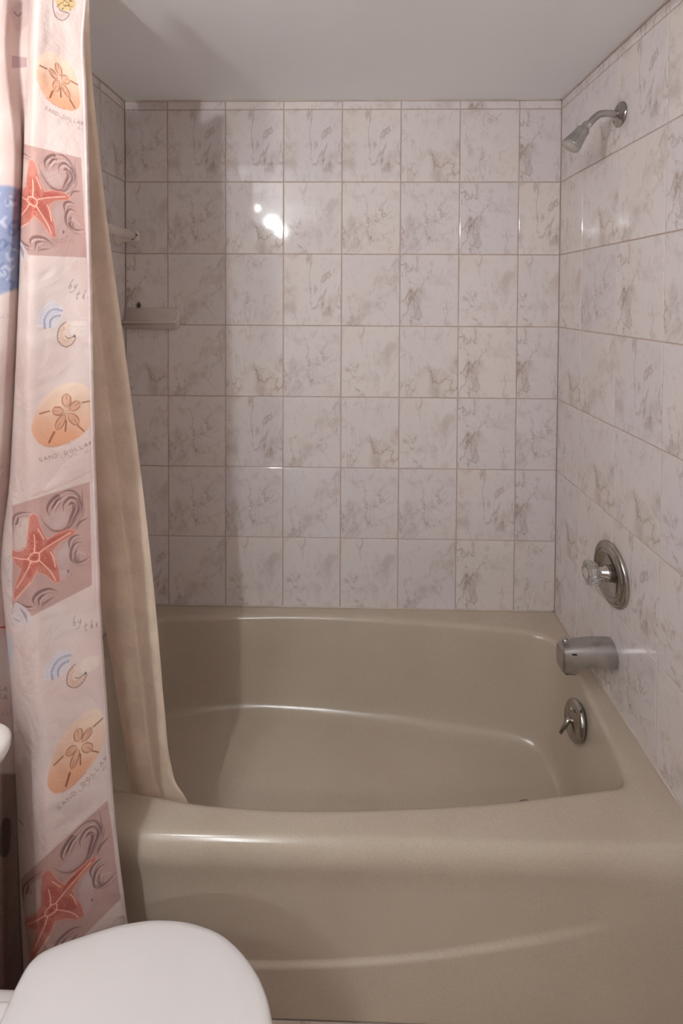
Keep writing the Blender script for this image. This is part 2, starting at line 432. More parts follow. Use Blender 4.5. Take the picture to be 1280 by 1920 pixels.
# ------------------------------------------------------------------ shower head on its arm
YS = -.375
sh = thing('shower_fixture', 'chrome shower head on a bent arm high on the tiled wall', 'shower head')
wp = Vector((XR, YS, 1.962))
obj('flange', lathe(wp, (-1, 0, 0), [(0, .033), (.003, .033), (.006, .029), (.009, .018), (.013, .016), (.013, .010)], 40), M_CHROME_DARK, sh)
arm = crom([wp, wp + Vector((-.045, 0, .003)), wp + Vector((-.066, 0, -.006)), wp + Vector((-.088, 0, -.030)), wp + Vector((-.103, 0, -.047))], 8)
obj('shower_arm', tube(arm, .0096, 18), M_CHROME_DULL, sh)
hd = (Vector((1.2395, YS, 1.8765)) - Vector((1.277, YS, 1.926))).normalized(); h0 = Vector((1.2805, YS, 1.929))
obj('collar', lathe(h0, hd, [(-.012, .010), (-.010, .0125), (0, .0125), (.002, .0105), (.006, .0105), (.007, .014), (.012, .015)], 8), M_CHROME, sh, False)
flute = lambda t, d: 1 + .022 * math.cos(t * 14)
hb = obj('spray_head', lathe(h0, hd, [(.008, .0155), (.011, .0175), (.022, .0180), (.024, .0185), (.045, .0225), (.060, .0255), (.064, .0262), (.066, .0255), (.066, .0215)], 84, flute), M_CHROME_DULL, sh)
obj('spray_face', lathe(h0, hd, [(.060, .0225), (.0655, .0222), (.0665, .019), (.0665, .008), (.068, .006)], 32), simple('spray_face_plastic', srgb(196, 190, 184), .4), sh)
place(sh, tuple(wp))
# ------------------------------------------------------------------ mixing valve
VZ = .707; VY = -.375
va = thing('shower_valve', 'round chrome valve plate with clear faceted knob on the tiled wall', 'valve')
ctr = Vector((XR, VY, VZ))
obj('escutcheon', lathe(ctr, (-1, 0, 0), [(0, .083), (.004, .0845), (.009, .083), (.012, .079), (.009, .0765), (.014, .074), (.018, .069), (.016, .064), (.011, .062), (.015, .059), (.015, .056), (.009, .052), (.009, .020)], 64), M_CHROME_DARK, va)
obj('stem', lathe(ctr, (-1, 0, 0), [(.009, .022), (.020, .021), (.024, .016), (.034, .015), (.036, .012), (.046, .012)], 32), M_CHROME, va)
facet = lambda t, d: 1 + .07 * math.cos(t * 8)
kb = obj('knob', lathe(ctr, (-1, 0, 0), [(.038, .014), (.041, .022), (.046, .029), (.060, .0325), (.068, .031), (.073, .024), (.073, .016)], 48, facet), M_ACRYL, va, False)
obj('knob_cap', lathe(ctr, (-1, 0, 0), [(.0732, .014), (.0745, .0135), (.075, .011)], 24), simple('cap_plastic', srgb(205, 195, 188), .3), va)
place(va, tuple(ctr))
# ------------------------------------------------------------------ tub spout
sp = thing('tub_spout', 'chrome tub spout with diverter knob under the valve plate', 'spout')
YP, ZP = -.378, .485
def spring(x, w_, zt_, zb_, n=36, e=2.6):
    r = []
    for i in range(n):
        t = 2 * math.pi * i / n; c_, s_ = math.cos(t), math.sin(t)
        cx = math.copysign(abs(c_) ** (2 / e), c_); sx = math.copysign(abs(s_) ** (2 / e), s_)
        r.append((x, YP + cx * w_, (zt_ + zb_) / 2 + sx * (zt_ - zb_) / 2))
    return r
st = [(XR, .036, .524, .447, 2), (XR - .012, .0365, .5255, .446, 2), (XR - .05, .035, .524, .452, 2.3), (XR - .080, .032, .519, .454, 2.6), (XR - .096, .0305, .516, .452, 3), (XR - .100, .030, .515, .437, 3.6), (XR - .118, .028, .511, .436, 4.2), (XR - .138, .0262, .507, .438, 4.2), (XR - .143, .0225, .502, .444, 4.2)]
spb = obj('spout_body', loft([spring(x, w_, a, b, e=e) for x, w_, a, b, e in st]), M_CHROME_DULL, sp)
autosmooth(spb, 28)
obj('slot', box_bm(XR - .121, XR - .108, YP - .0295, YP - .0265, .4975, .5015, .001), M_DARK, sp)
obj('spout_mouth', box_bm(XR - .134, XR - .104, YP - .018, YP + .018, .4345, .440, .002), M_DARK, sp)
dk = obj('diverter_knob', lathe((XR - .128, YP, .503), (0, 0, 1), [(0, .0045), (.012, .0045), (.013, .0085), (.019, .009), (.022, .006)], 20), M_CHROME, sp)
place(sp, (XR, YP, ZP))
# ------------------------------------------------------------------ ceramic soap shelf in the corner
ss = thing('soap_shelf', 'white ceramic soap shelf on the back wall in the tiled corner', 'soap shelf')
xa, xb = XL + .002, at_y(335, 600, -.01)[0]
zt_, zb_ = at_y(300, 577, 0)[2], at_y(300, 617, 0)[2]
H = zt_ - zb_
def sec(x, s, e):
    """cross-section: back plate, hollow, lip, underside; s scales the reach, e pulls the ends in (rounded corners)"""
    pr = [(0, 0), (.006, .002), (.010, .006), (.010, .10), (.012, .45), (.020, .57), (.038, .60), (.048, .575), (.054, .59), (.056, .64), (.049, .70), (.040, .74), (.022, .80), (.014, .93), (.008, .995), (0, 1)]
    zm = (zt_ + zb_) / 2
    return [(x, -d * s, zm + (zt_ - q * H - zm) * e) for d, q in pr]
xr_ = [(xa, 1, 1), (xb - .030, 1, 1), (xb - .020, 1, .99), (xb - .012, .99, .96), (xb - .006, .95, .90), (xb - .002, .86, .80), (xb, .66, .70), (xb + .001, .3, .60)]
obj('shelf_body', loft([sec(*a) for a in xr_], closed=True), M_CERAMIC, ss)
# raised end rim, as a thin rounded frame
rim = crom([(xb - .030, -.009, zt_ - .003), (xb - .010, -.012, zt_ - .006), (xb - .001, -.020, zt_ - .022), (xb - .001, -.040, zt_ - .044), (xb - .004, -.048, zt_ - .052)], 8)
obj('shelf_rim', tube(rim, .0032, 10), M_CERAMIC, ss)
place(ss, (xa, 0, zb_))
# ------------------------------------------------------------------ ceramic towel bar on the left wall
tb = thing('towel_bar', 'white ceramic towel bar on round posts along the side wall', 'towel bar')
by0, by1 = -.058, -.60; bx = XL + .062; bz = 1.462 + .209
for y in (by0, by1):
    obj('post', lathe((XL, y, bz), (1, 0, 0), [(0, .034), (.006, .034), (.012, .028), (.022, .0215), (.050, .0205), (.068, .0205), (.074, .018), (.077, .011)], 32), M_CERAMIC, tb)
r_ = .0165
def diamond(y, r): return [(bx + r, y, bz), (bx, y, bz + r), (bx - r, y, bz), (bx, y, bz - r)]
bb = loft([diamond(by0 - .021, r_ * .9), diamond(by0 - .024, r_), diamond(by1 + .022, r_)])
bmesh.ops.bevel(bb, geom=[e for e in bb.edges if abs((e.verts[0].co - e.verts[1].co).normalized().y) > .9], offset=.004, segments=2, affect='EDGES')
obj('bar', bb, M_CERAMIC, tb, False)
obj('joint', loft([diamond(by0 - .024, r_ * 1.02), diamond(by0 - .0205, r_ * 1.02)]), M_DARK, tb, False, label='dark gap where the bar meets its post')
place(tb, (XL, by0, bz))
# ------------------------------------------------------------------ curtain rod (just above the picture)
rod = obj('curtain_rod', lathe((XL, -.728, 2.1345), (1, 0, 0), [(0, .0132), (.02, .0132), (.021, .0122), (XR - XL - .021, .0122), (XR - XL - .02, .0132), (XR - XL, .0132)], 24), M_CHROME)
tag(rod, 'chrome shower curtain rod spanning the tub just under the ceiling', 'curtain rod')
# ------------------------------------------------------------------ cloth surfaces
def cloth_grid(rows, cols, sub, vmax_step):
    """rows: list of v; cols: list of (list of u per row, list of d per row); returns X,Y,Z,U,V arrays"""
    pass
def interp_rows(vk, vals, v):
    """smooth interpolation down the rows (monotone enough for these curves)"""
    vk = np.array(vk, float); vals = np.array(vals, float)
    m = np.gradient(vals, vk)
    i = np.clip(np.searchsorted(vk, v) - 1, 0, len(vk) - 2)
    h = vk[i + 1] - vk[i]; t = (v - vk[i]) / h
    return (2 * t ** 3 - 3 * t ** 2 + 1) * vals[i] + (t ** 3 - 2 * t ** 2 + t) * h * m[i] + (-2 * t ** 3 + 3 * t ** 2) * vals[i + 1] + (t ** 3 - t ** 2) * h * m[i + 1]
def build_cloth(name, VK, stations, ybase, vs_, counts, mat, parent=None, paint=None, ripple=0):
    """stations: (u per row key, depth toward camera per row key or number)"""
    nv = len(vs_)
    SU = np.array([interp_rows(VK, s[0], vs_) for s in stations])
    SD = np.array([interp_rows(VK, s[1] if hasattr(s[1], '__len__') else [s[1]] * len(VK), vs_) for s in stations])
    cu, cdp, seg = [], [], []
    K = len(stations)
    for i in range(K - 1):
        g = lambda A, k: A[min(max(k, 0), K - 1)]
        for j in range(counts[i]):
            t = j / counts[i]
            for A, out in ((SU, cu), (SD, cdp)):
                p0, p1, p2, p3 = g(A, i - 1), g(A, i), g(A, i + 1), g(A, i + 2)
                m1 = (p2 - p0) / 2; m2 = (p3 - p1) / 2
                if A is SU:                               # keep u from overshooting at tight folds
                    m1 = np.clip(m1, -np.abs(p2 - p1) * 1.5, np.abs(p2 - p1) * 1.5); m2 = np.clip(m2, -np.abs(p2 - p1) * 1.5, np.abs(p2 - p1) * 1.5)
                out.append((2 * t ** 3 - 3 * t * t + 1) * p1 + (t ** 3 - 2 * t * t + t) * m1 + (-2 * t ** 3 + 3 * t * t) * p2 + (t ** 3 - t * t) * m2)
            seg.append(i + t)
    cu.append(SU[-1]); cdp.append(SD[-1]); seg.append(K - 1)
    U = np.array(cu).T; Dp = np.array(cdp).T; S = np.array(seg)
    Yb = np.array([ybase(v) for v in vs_])[:, None]
    Y = Yb - Dp
    if ripple:
        Y = Y - ripple * (np.sin(vs_[:, None] * .011 + U * .035) + .6 * np.sin(vs_[:, None] * .027 - U * .05 + 1))
    Vv = np.repeat(vs_[:, None], U.shape[1], 1)
    dirs = np.stack([(U - 640) / F_PX, np.ones_like(U), (CY_PX - Vv) / F_PX], -1) @ RM
    s = (Y - CAM[1]) / dirs[..., 1]
    Pt = CAM + dirs * s[..., None]
    nr, nc = U.shape
    idx = np.arange(nr * nc).reshape(nr, nc)
    faces = np.stack([idx[:-1, :-1], idx[:-1, 1:], idx[1:, 1:], idx[1:, :-1]], -1).reshape(-1, 4)
    me = bpy.data.meshes.new(name)
    me.vertices.add(nr * nc); me.vertices.foreach_set('co', Pt.reshape(-1).astype(np.float32))
    nf = len(faces); me.loops.add(nf * 4); me.loops.foreach_set('vertex_index', faces.reshape(-1).astype(np.int32))
    me.polygons.add(nf); me.polygons.foreach_set('loop_start', np.arange(0, nf * 4, 4, dtype=np.int32)); me.polygons.foreach_set('loop_total', np.full(nf, 4, dtype=np.int32))
    me.update(calc_edges=True); me.polygons.foreach_set('use_smooth', [True] * nf)
    if paint is not None:
        col = paint(U.reshape(-1), Vv.reshape(-1), np.tile(S, nr))
        at = me.color_attributes.new('print', 'FLOAT_COLOR', 'POINT')
        at.data.foreach_set('color', np.column_stack([col, np.ones(len(col))]).reshape(-1).astype(np.float32))
    me.materials.append(mat)
    o = bpy.data.objects.new(name, me); C.objects.link(o); o.parent = parent
    return o
# ---- the printed pattern, drawn on the cloth with brush strokes
def lin(c): 
    c = np.array(c, float) / 255
    return np.where(c <= .04045, c / 12.92, ((c + .055) / 1.055) ** 2.4)
class Painter:
    def __init__(s, u, v, mask, base):
        s.col = base; s.order = np.argsort(v); s.v = v[s.order]; s.u = u[s.order]; s.mask = mask[s.order]
    def pick(s, x0, x1, y0, y1):
        a, b = np.searchsorted(s.v, y0), np.searchsorted(s.v, y1)
        k = np.nonzero((s.u[a:b] >= x0) & (s.u[a:b] <= x1) & s.mask[a:b])[0] + a
        return k
    def blend(s, k, a, c):
        q = s.order[k]; a = a[:, None]
        s.col[q] = s.col[q] * (1 - a) + lin(c) * a
    def stroke(s, pts, w_, c, alpha=1., smooth_=True, taper=False, soft=.8):
        P_ = np.array(pts, float)
        if smooth_ and len(P_) > 2: P_ = crom(P_, 6)
        m = w_ + soft + 1
        k = s.pick(P_[:, 0].min() - m, P_[:, 0].max() + m, P_[:, 1].min() - m, P_[:, 1].max() + m)
        if not len(k): return
        x, y = s.u[k], s.v[k]; best = np.full(len(k), 1e9); n = len(P_) - 1
        for i in range(n):
            a, b = P_[i], P_[i + 1]; d = b - a; L = d @ d + 1e-9
            t = np.clip(((x - a[0]) * d[0] + (y - a[1]) * d[1]) / L, 0, 1)
            dist = np.hypot(x - a[0] - t * d[0], y - a[1] - t * d[1])
            g = (i + t) / n; r = w_ / 2 * (np.sin(np.pi * np.clip(g, .04, .96)) if taper else 1)
            best = np.minimum(best, dist - r)
        s.blend(k, alpha * np.clip(.5 - best / soft, 0, 1), c)
    def poly(s, pts, c, alpha=1., smooth_=True, soft=1., c2=None, tex=0):
        P_ = np.array(pts, float)
        if smooth_: P_ = crom(P_, 6, True)
        y0, y1 = P_[:, 1].min(), P_[:, 1].max()
        k = s.pick(P_[:, 0].min() - 2, P_[:, 0].max() + 2, y0 - 2, y1 + 2)
        if not len(k): return
        x, y = s.u[k], s.v[k]; ins = np.zeros(len(k), bool); best = np.full(len(k), 1e9); n = len(P_)
        for i in range(n):
            a, b = P_[i], P_[(i + 1) % n]; d = b - a
            with np.errstate(divide='ignore', invalid='ignore'):
                ins ^= ((a[1] > y) != (b[1] > y)) & (x < (b[0] - a[0]) * (y - a[1]) / (b[1] - a[1] + 1e-12) + a[0])
            t = np.clip(((x - a[0]) * d[0] + (y - a[1]) * d[1]) / (d @ d + 1e-9), 0, 1)
            best = np.minimum(best, np.hypot(x - a[0] - t * d[0], y - a[1] - t * d[1]))
        sd = np.where(ins, -best, best); A = alpha * np.clip(.5 - sd / soft, 0, 1)
        if tex: A = A * (1 - tex * rng.random(len(k)))
        if c2 is not None:
            g = np.clip((y - y0) / (y1 - y0), 0, 1)[:, None]; q = s.order[k]; cc = lin(c) * (1 - g) + lin(c2) * g
            s.col[q] = s.col[q] * (1 - A[:, None]) + cc * A[:, None]
        else: s.blend(k, A, c)
GLYPH = {'S': [[(.85, .15), (.5, 0), (.15, .2), (.5, .5), (.85, .78), (.5, 1), (.12, .85)]],
         'A': [[(.05, 1), (.5, 0)], [(.5, 0), (.95, 1)], [(.22, .66), (.78, .66)]],
         'N': [[(.1, 1), (.1, 0)], [(.1, 0), (.9, 1)], [(.9, 1), (.9, 0)]],
         'D': [[(.15, 0), (.15, 1)], [(.15, 0), (.6, .05), (.9, .5), (.6, .95), (.15, 1)]],
         'O': [[(.5, 0), (.1, .5), (.5, 1), (.9, .5), (.5, 0)]],
         'L': [[(.2, 0), (.2, 1)], [(.2, 1), (.85, 1)]],
         'R': [[(.15, 0), (.15, 1)], [(.15, 0), (.7, .08), (.75, .4), (.15, .5)], [(.45, .5), (.9, 1)]],
         'b': [[(.75, -.75), (.45, -.4), (.15, .6), (.2, 1), (.6, .8), (.55, .4), (.25, .5)]],
         'y': [[(.1, .3), (.2, .85), (.6, .6), (.75, .25)], [(.75, .25), (.5, 1.1), (-.1, 1.7), (-.7, 1.7)]],
         't': [[(.55, -.4), (.25, .7), (.4, 1), (.6, .85)], [(.1, .1), (.8, 0)]],
         'h': [[(.7, -.7), (.2, 1)], [(.25, .7), (.6, .3), (.6, .9), (.85, .9)]],
         'e': [[(.15, .65), (.7, .5), (.5, .25), (.2, .55), (.3, .95), (.8, .8)]],
         'a': [[(.7, .3), (.2, .5), (.3, .95), (.7, .6)], [(.7, .3), (.75, 1)]],
         's': [[(.7, .3), (.3, .4), (.65, .7), (.2, .95)]], ' ': []}
def write(pt, text, p0, p1, h, w_, c, alpha=.8, slant=0, bow=0, gap_=1.25):
    p0 = np.array(p0, float); p1 = np.array(p1, float); d = p1 - p0; L = np.hypot(*d); d /= L; n = np.array([-d[1], d[0]])
    adv = L / (len(text) * gap_ - (gap_ - 1))
    for i, ch in enumerate(text):
        o = p0 + d * adv * gap_ * i + n * bow * math.sin(math.pi * (i + .5) / len(text))
        for st_ in GLYPH.get(ch, []):
            pt.stroke([o + d * (x * adv + (1 - y) * slant * h) + n * (y - 1) * h for x, y in st_], w_, c, alpha, len(st_) > 2, soft=.9)
def bil(q, p, r):
    tl, tr, br, bl = [np.array(a, float) for a in q]
    return (tl * (1 - p) + tr * p) * (1 - r) + (bl * (1 - p) + br * p) * r
def starfish(pt, quad, k=1):
    # motif sketched in a 147 x 224 pixel panel, mapped to the panel's four corners
    def m(pts):
        out = []
        for x, y in pts:
            u, v = x / 5.82, 880 + y / 5.82; p = (u - 23) / 147; top = 948 - 45 * p; bot = 1172 - 75 * p
            out.append(bil(quad, p, (v - top) / (bot - top)))
        return out
    q = [np.array(a, float) for a in quad]
    pt.poly([q[0], q[1], q[2], q[3]], (180, 148, 141), 1, False, 1.2)
    pt.poly(m([(180, 560), (330, 560), (300, 820), (160, 860)]), (202, 182, 174), .8, soft=9)
    pt.poly(m([(640, 900), (740, 780), (760, 1000), (700, 1200), (640, 1150)]), (192, 170, 168), .5, soft=10)
    pt.poly(m([(500, 560), (700, 440), (740, 560), (620, 640)]), (190, 170, 168), .5, soft=8)
    D = (112, 80, 78); E_ = (136, 106, 102)
    for pts, w_ in (([(545, 510), (520, 430), (560, 350), (640, 290), (600, 380), (560, 420)], 5), ([(590, 310), (740, 232), (850, 270), (893, 390), (850, 500), (740, 640), (600, 675), (500, 600), (440, 500)], 4),
                    ([(700, 460), (700, 380), (770, 310), (850, 345), (865, 430), (800, 540), (700, 650)], 4), ([(740, 400), (790, 370), (820, 420), (780, 520), (740, 600)], 5),
                    ([(690, 300), (620, 350), (560, 460)], 3), ([(150, 690), (143, 590), (160, 510), (230, 475), (340, 470)], 3.2), ([(200, 510), (190, 580), (160, 600)], 4),
                    ([(762, 880), (755, 790), (800, 730), (870, 715)], 3.5), ([(900, 800), (830, 800), (780, 870), (775, 970), (830, 1015), (900, 1000), (975, 950)], 4), ([(835, 880), (820, 960), (870, 1010)], 5),
                    ([(830, 660), (870, 580), (960, 530)], 2.5), ([(745, 1130), (735, 1090)], 3), ([(905, 200), (905, 520)], 1.2),
                    ([(380, 1480), (360, 1410), (420, 1340), (530, 1300), (620, 1330)], 4.5), ([(420, 1490), (430, 1400), (500, 1350)], 3), ([(180, 1430), (270, 1490), (360, 1490)], 3.5), ([(450, 1480), (500, 1440), (590, 1380)], 2)):
        pt.stroke(m(pts), w_ * 1.5, D, .8, taper=True, soft=1.8)
        if w_ > 2.5:
            pt.stroke(m([(a + 14, b + 16) for a, b in pts]), 1.3, (212, 194, 190), .6, taper=True, soft=1.2); pt.stroke(m([(a + 30, b + 34) for a, b in pts]), 2.0, E_, .6, taper=True, soft=1.4)
    for pts in ([(660, 360), (760, 280), (850, 300)], [(730, 440), (770, 340), (830, 350)], [(600, 420), (650, 350)], [(800, 960), (850, 900), (930, 930)], [(430, 1440), (520, 1390)]):
        pt.stroke(m(pts), 1.4, (205, 186, 182), .6, soft=1.4)
    pt.poly(m([(150, 1480), (200, 1450), (300, 1530), (350, 1640), (220, 1690), (140, 1680)]), (205, 194, 196), .9)
    pt.stroke(m([(210, 1500), (270, 1580), (290, 1660)]), 5, (150, 128, 136), .8, taper=True); pt.stroke(m([(160, 1620), (210, 1650)]), 2, (130, 110, 118), .7)
    arm_ = [(368, 480), (410, 510), (440, 610), (475, 700), (520, 765), (620, 695), (750, 650), (835, 668), (800, 712), (660, 790), (580, 880), (600, 980), (640, 1090), (655, 1225), (590, 1235), (500, 1150), (400, 1110), (340, 1220), (165, 1425), (143, 1370), (180, 1210), (230, 1090), (170, 1030), (130, 940), (135, 870), (185, 895), (245, 885), (290, 830), (298, 700), (325, 510)]
    pt.poly(m(arm_), (186, 110, 96), 1, False, 1.2, tex=.35)
    pt.poly(m([(330, 700), (420, 700), (480, 860), (560, 960), (600, 1100), (480, 1050), (400, 1060), (330, 1180), (260, 1100), (260, 960), (320, 900)]), (164, 78, 66), .8, soft=6, tex=.5)
    pt.poly(m([(540, 760), (720, 700), (640, 760), (540, 840), (480, 860)]), (160, 66, 52), .7, soft=4, tex=.4)
    for _ in range(150):
        cx_ = 375 + rng.normal() * 62; cy_ = 930 + rng.normal() * 90
        pt.stroke(m([(cx_, cy_), (cx_ + 8, cy_ + 6)]), 1.1, (216, 140, 120) if rng.random() < .6 else (138, 60, 52), .65, False)
    pt.stroke(m(arm_ + arm_[:1]), 1.3, (226, 160, 142), .75, False)
    Lc = (240, 188, 168)
    for pts in ([(372, 710), (380, 800), (375, 905)], [(430, 905), (520, 840), (640, 765), (770, 690)], [(420, 985), (500, 1060), (560, 1130), (600, 1210)], [(340, 1000), (290, 1110), (180, 1290)], [(310, 975), (230, 975), (150, 955)],
                [(375, 905), (330, 930), (315, 975), (340, 1000), (400, 1000), (425, 975), (425, 915), (375, 905)], [(415, 650), (445, 700), (480, 760)], [(330, 1230), (250, 1320), (180, 1400)], [(555, 905), (580, 960), (600, 1060)]):
        pt.stroke(m(pts), 1.9, Lc, .95, soft=1)
    pt.poly(m([(360, 945), (395, 945), (385, 975), (355, 975)]), (150, 66, 56), .8)
def dollar(pt, quad):
    def m(pts): return [bil(quad, (x / 5.82 - 60) / 115, (700 + y / 5.82 - 715) / 150) for x, y in pts]
    pt.poly(m([(345, 620), (370, 480), (460, 320), (600, 165), (800, 100), (940, 140), (1005, 260), (1015, 480), (960, 610), (860, 700), (760, 745), (600, 795), (480, 790), (400, 740)]), (222, 200, 182), 1, True, 2.5, c2=(206, 152, 122))
    pt.poly(m([(380, 560), (480, 480), (560, 560), (540, 700), (430, 700)]), (204, 156, 128), .55, soft=14)
    pt.poly(m([(540, 650), (700, 600), (840, 640), (760, 740), (560, 780)]), (210, 152, 116), .6, soft=12)
    pt.stroke(m([(480, 795), (600, 800), (760, 750)]), 2.2, (176, 120, 92), .6)
    B_ = (150, 92, 66); B2 = (122, 72, 52)
    def petal(a, b, w_):
        a, b = np.array(a, float), np.array(b, float); d = b - a; n = np.array([-d[1], d[0]]) / np.hypot(*d) * w_
        e1 = m([a, a + d * .3 + n, a + d * .75 + n, b]); e2 = m([a, a + d * .3 - n, a + d * .75 - n, b])
        pt.poly(e1 + e2[::-1][1:-1], (196, 148, 120), .6, True, 1.5)
        pt.stroke(e1, 2.3, B_, .85, taper=True); pt.stroke(e2, 2.3, B_, .85, taper=True); pt.stroke(m([a + d * .55, b - d * .06]), 1.6, B2, .5)
    petal((725, 375), (725, 218), 42); petal((755, 405), (875, 312), 38); petal((700, 415), (565, 410), 40); petal((712, 440), (612, 622), 36); petal((745, 435), (858, 560), 40)
    for a, b, w_ in (((432, 442), (540, 412), 2.6), ((895, 320), (1000, 298), 2.6), ((850, 570), (915, 632), 2.8), ((592, 642), (535, 755), 4.0), ((725, 520), (712, 632), 2.8)):
        pt.stroke(m([a, b]), w_, B2, .85, False)
    p0, p1 = m([(425, 965), (1020, 770)]); write(pt, 'SAND DOLLAR', p0, p1, 6.2, 1.0, (118, 96, 92), .85, bow=2.5)
    pt.stroke(m([(660, 890), (690, 930), (730, 880), (770, 920), (800, 870), (850, 890)]), 1., (140, 118, 114), .55); pt.stroke(m([(930, 870), (960, 820), (935, 865), (1000, 830)]), 1., (140, 118, 114), .6)
def shells(pt, quad, text=True):
    def m(pts): return [bil(quad, (x / 6.4 - 60) / 115, (480 + y / 6.4 - 550) / 115) for x, y in pts]
    pt.poly(m([(450, 830), (480, 660), (600, 545), (700, 560), (755, 640), (740, 740), (680, 850), (560, 860)]), (204, 198, 202), .85, soft=4)
    for pts, w_, c in (([(540, 865), (535, 770), (580, 680), (650, 640), (740, 655)], 4.2, (136, 140, 166)), ([(600, 855), (605, 780), (650, 730), (720, 715)], 3.6, (136, 138, 160)), ([(565, 840), (575, 760), (620, 690), (700, 670)], 3, (178, 182, 204)), ([(480, 820), (500, 690), (600, 590), (700, 590)], 1.6, (186, 184, 196))):
        pt.stroke(m(pts), w_, c, .8, soft=2)
    for a in np.linspace(0, 1, 11):
        x, y = 470 + 260 * a, 800 - 250 * math.sin(a * 2.2 + .15)
        pt.stroke(m([(x, y), (650 + (x - 650) * .5, 830 + (y - 830) * .5)]), .9, (220, 214, 216), .55, False)
    pt.poly(m([(840, 860), (880, 785), (960, 780), (1040, 810), (1060, 860), (1040, 930), (930, 965), (860, 950)]), (224, 212, 202), .55, soft=5)
    naut = [(790, 795), (720, 850), (690, 950), (705, 1030), (780, 1090), (860, 1060), (905, 985), (860, 965), (800, 985), (800, 900), (830, 830)]
    pt.poly(m(naut), (214, 188, 172), .95, soft=1.5)
    pt.stroke(m([(790, 795), (720, 850), (690, 950), (705, 1030), (780, 1090), (860, 1060), (908, 985)]), 1.8, (110, 84, 76), .85)
    pt.stroke(m([(780, 960), (820, 985), (900, 965)]), 1.8, (110, 84, 76), .85); pt.poly(m([(870, 965), (900, 940), (912, 975)]), (60, 48, 48), .9, False)
    for a in np.linspace(.1, 1, 13):
        t = a * 4.1; x, y = 790 - 95 * math.sin(t) * 1.0, 940 - 145 * math.cos(t)
        pt.stroke(m([(x, y), (790 + (x - 790) * .45, 945 + (y - 945) * .45)]), 1.0, (142, 106, 94), .7, False)
def bythe(pt, p, q, sl=0):
    write(pt, 'by', p, (p[0] + 17, p[1] - 17 * sl), 10, 1.1, (112, 98, 100), .8, slant=.25)
    write(pt, 'the', q, (q[0] + 30, q[1] - 30 * sl), 10, 1.1, (112, 98, 100), .8, slant=.2)
# ---- main shower curtain
CV = [-58, 0, 80, 170, 260, 400, 480, 700, 900, 1050, 1170, 1250, 1400, 1550, 1700, 1850, 1985]
hem = [166, 164, 158.5, 162, 165, 168.5, 171, 175, 180.5, 186, 190.5, 196, 205.5, 217, 235, 256, 272]
edge = [58, 56, 52, 49, 44.5, 38.5, 36, 27, 16, 2, 10, 18, 27, 33, 39, 46, 50]
s3 = [25, 25, 21, 27, 38, 36, 33, 22, 10, -8, -2, 4, 10, 14, 16, 18, 18]
s4 = [40, 38, 35, 38, 44, 44, 43, 34, 22, 8, 12, 20, 26, 30, 34, 38, 40]
left_ = [-22, -22, -24, -22, -14, -12, -14, -20, -30, -48, -44, -38, -32, -28, -26, -24, -24]
ridge = [70, 68, 66, 64, 60, 57, 56, 53, 54, 56, 60, 66, 76, 84, 90, 96, 100]
def mid(f): return [a + (b - a) * f for a, b in zip(ridge, hem)]
stations = [([-230] * 17, .0), ([-190] * 17, .035), ([-150] * 17, -.02), ([-110] * 17, .03), ([a - 42 for a in left_], -.02), (left_, .028),
            ([a - 14 for a in s3], [.020] * 17), (s3, [-.004] * 17), (s4, [-.022] * 17), (edge, [-.014] * 17), ([a * .55 + b * .45 for a, b in zip(edge, ridge)], [.022] * 17), (ridge, [.046] * 17), (mid(.30), [.034] * 17), (mid(.62), .018), (mid(.985), [.002] * 17), (hem, [-.002] * 17)]
def ybase(v):
    t = min(max((v + 58) / 1560, 0), 1); return -.785 - .037 * t ** .8
counts = [8, 8, 8, 8, 10, 30, 12, 10, 12, 14, 16, 40, 40, 46, 3]
vrow = np.concatenate([np.arange(-58, 1840, 1.35), np.arange(1842, 1986, 6)])
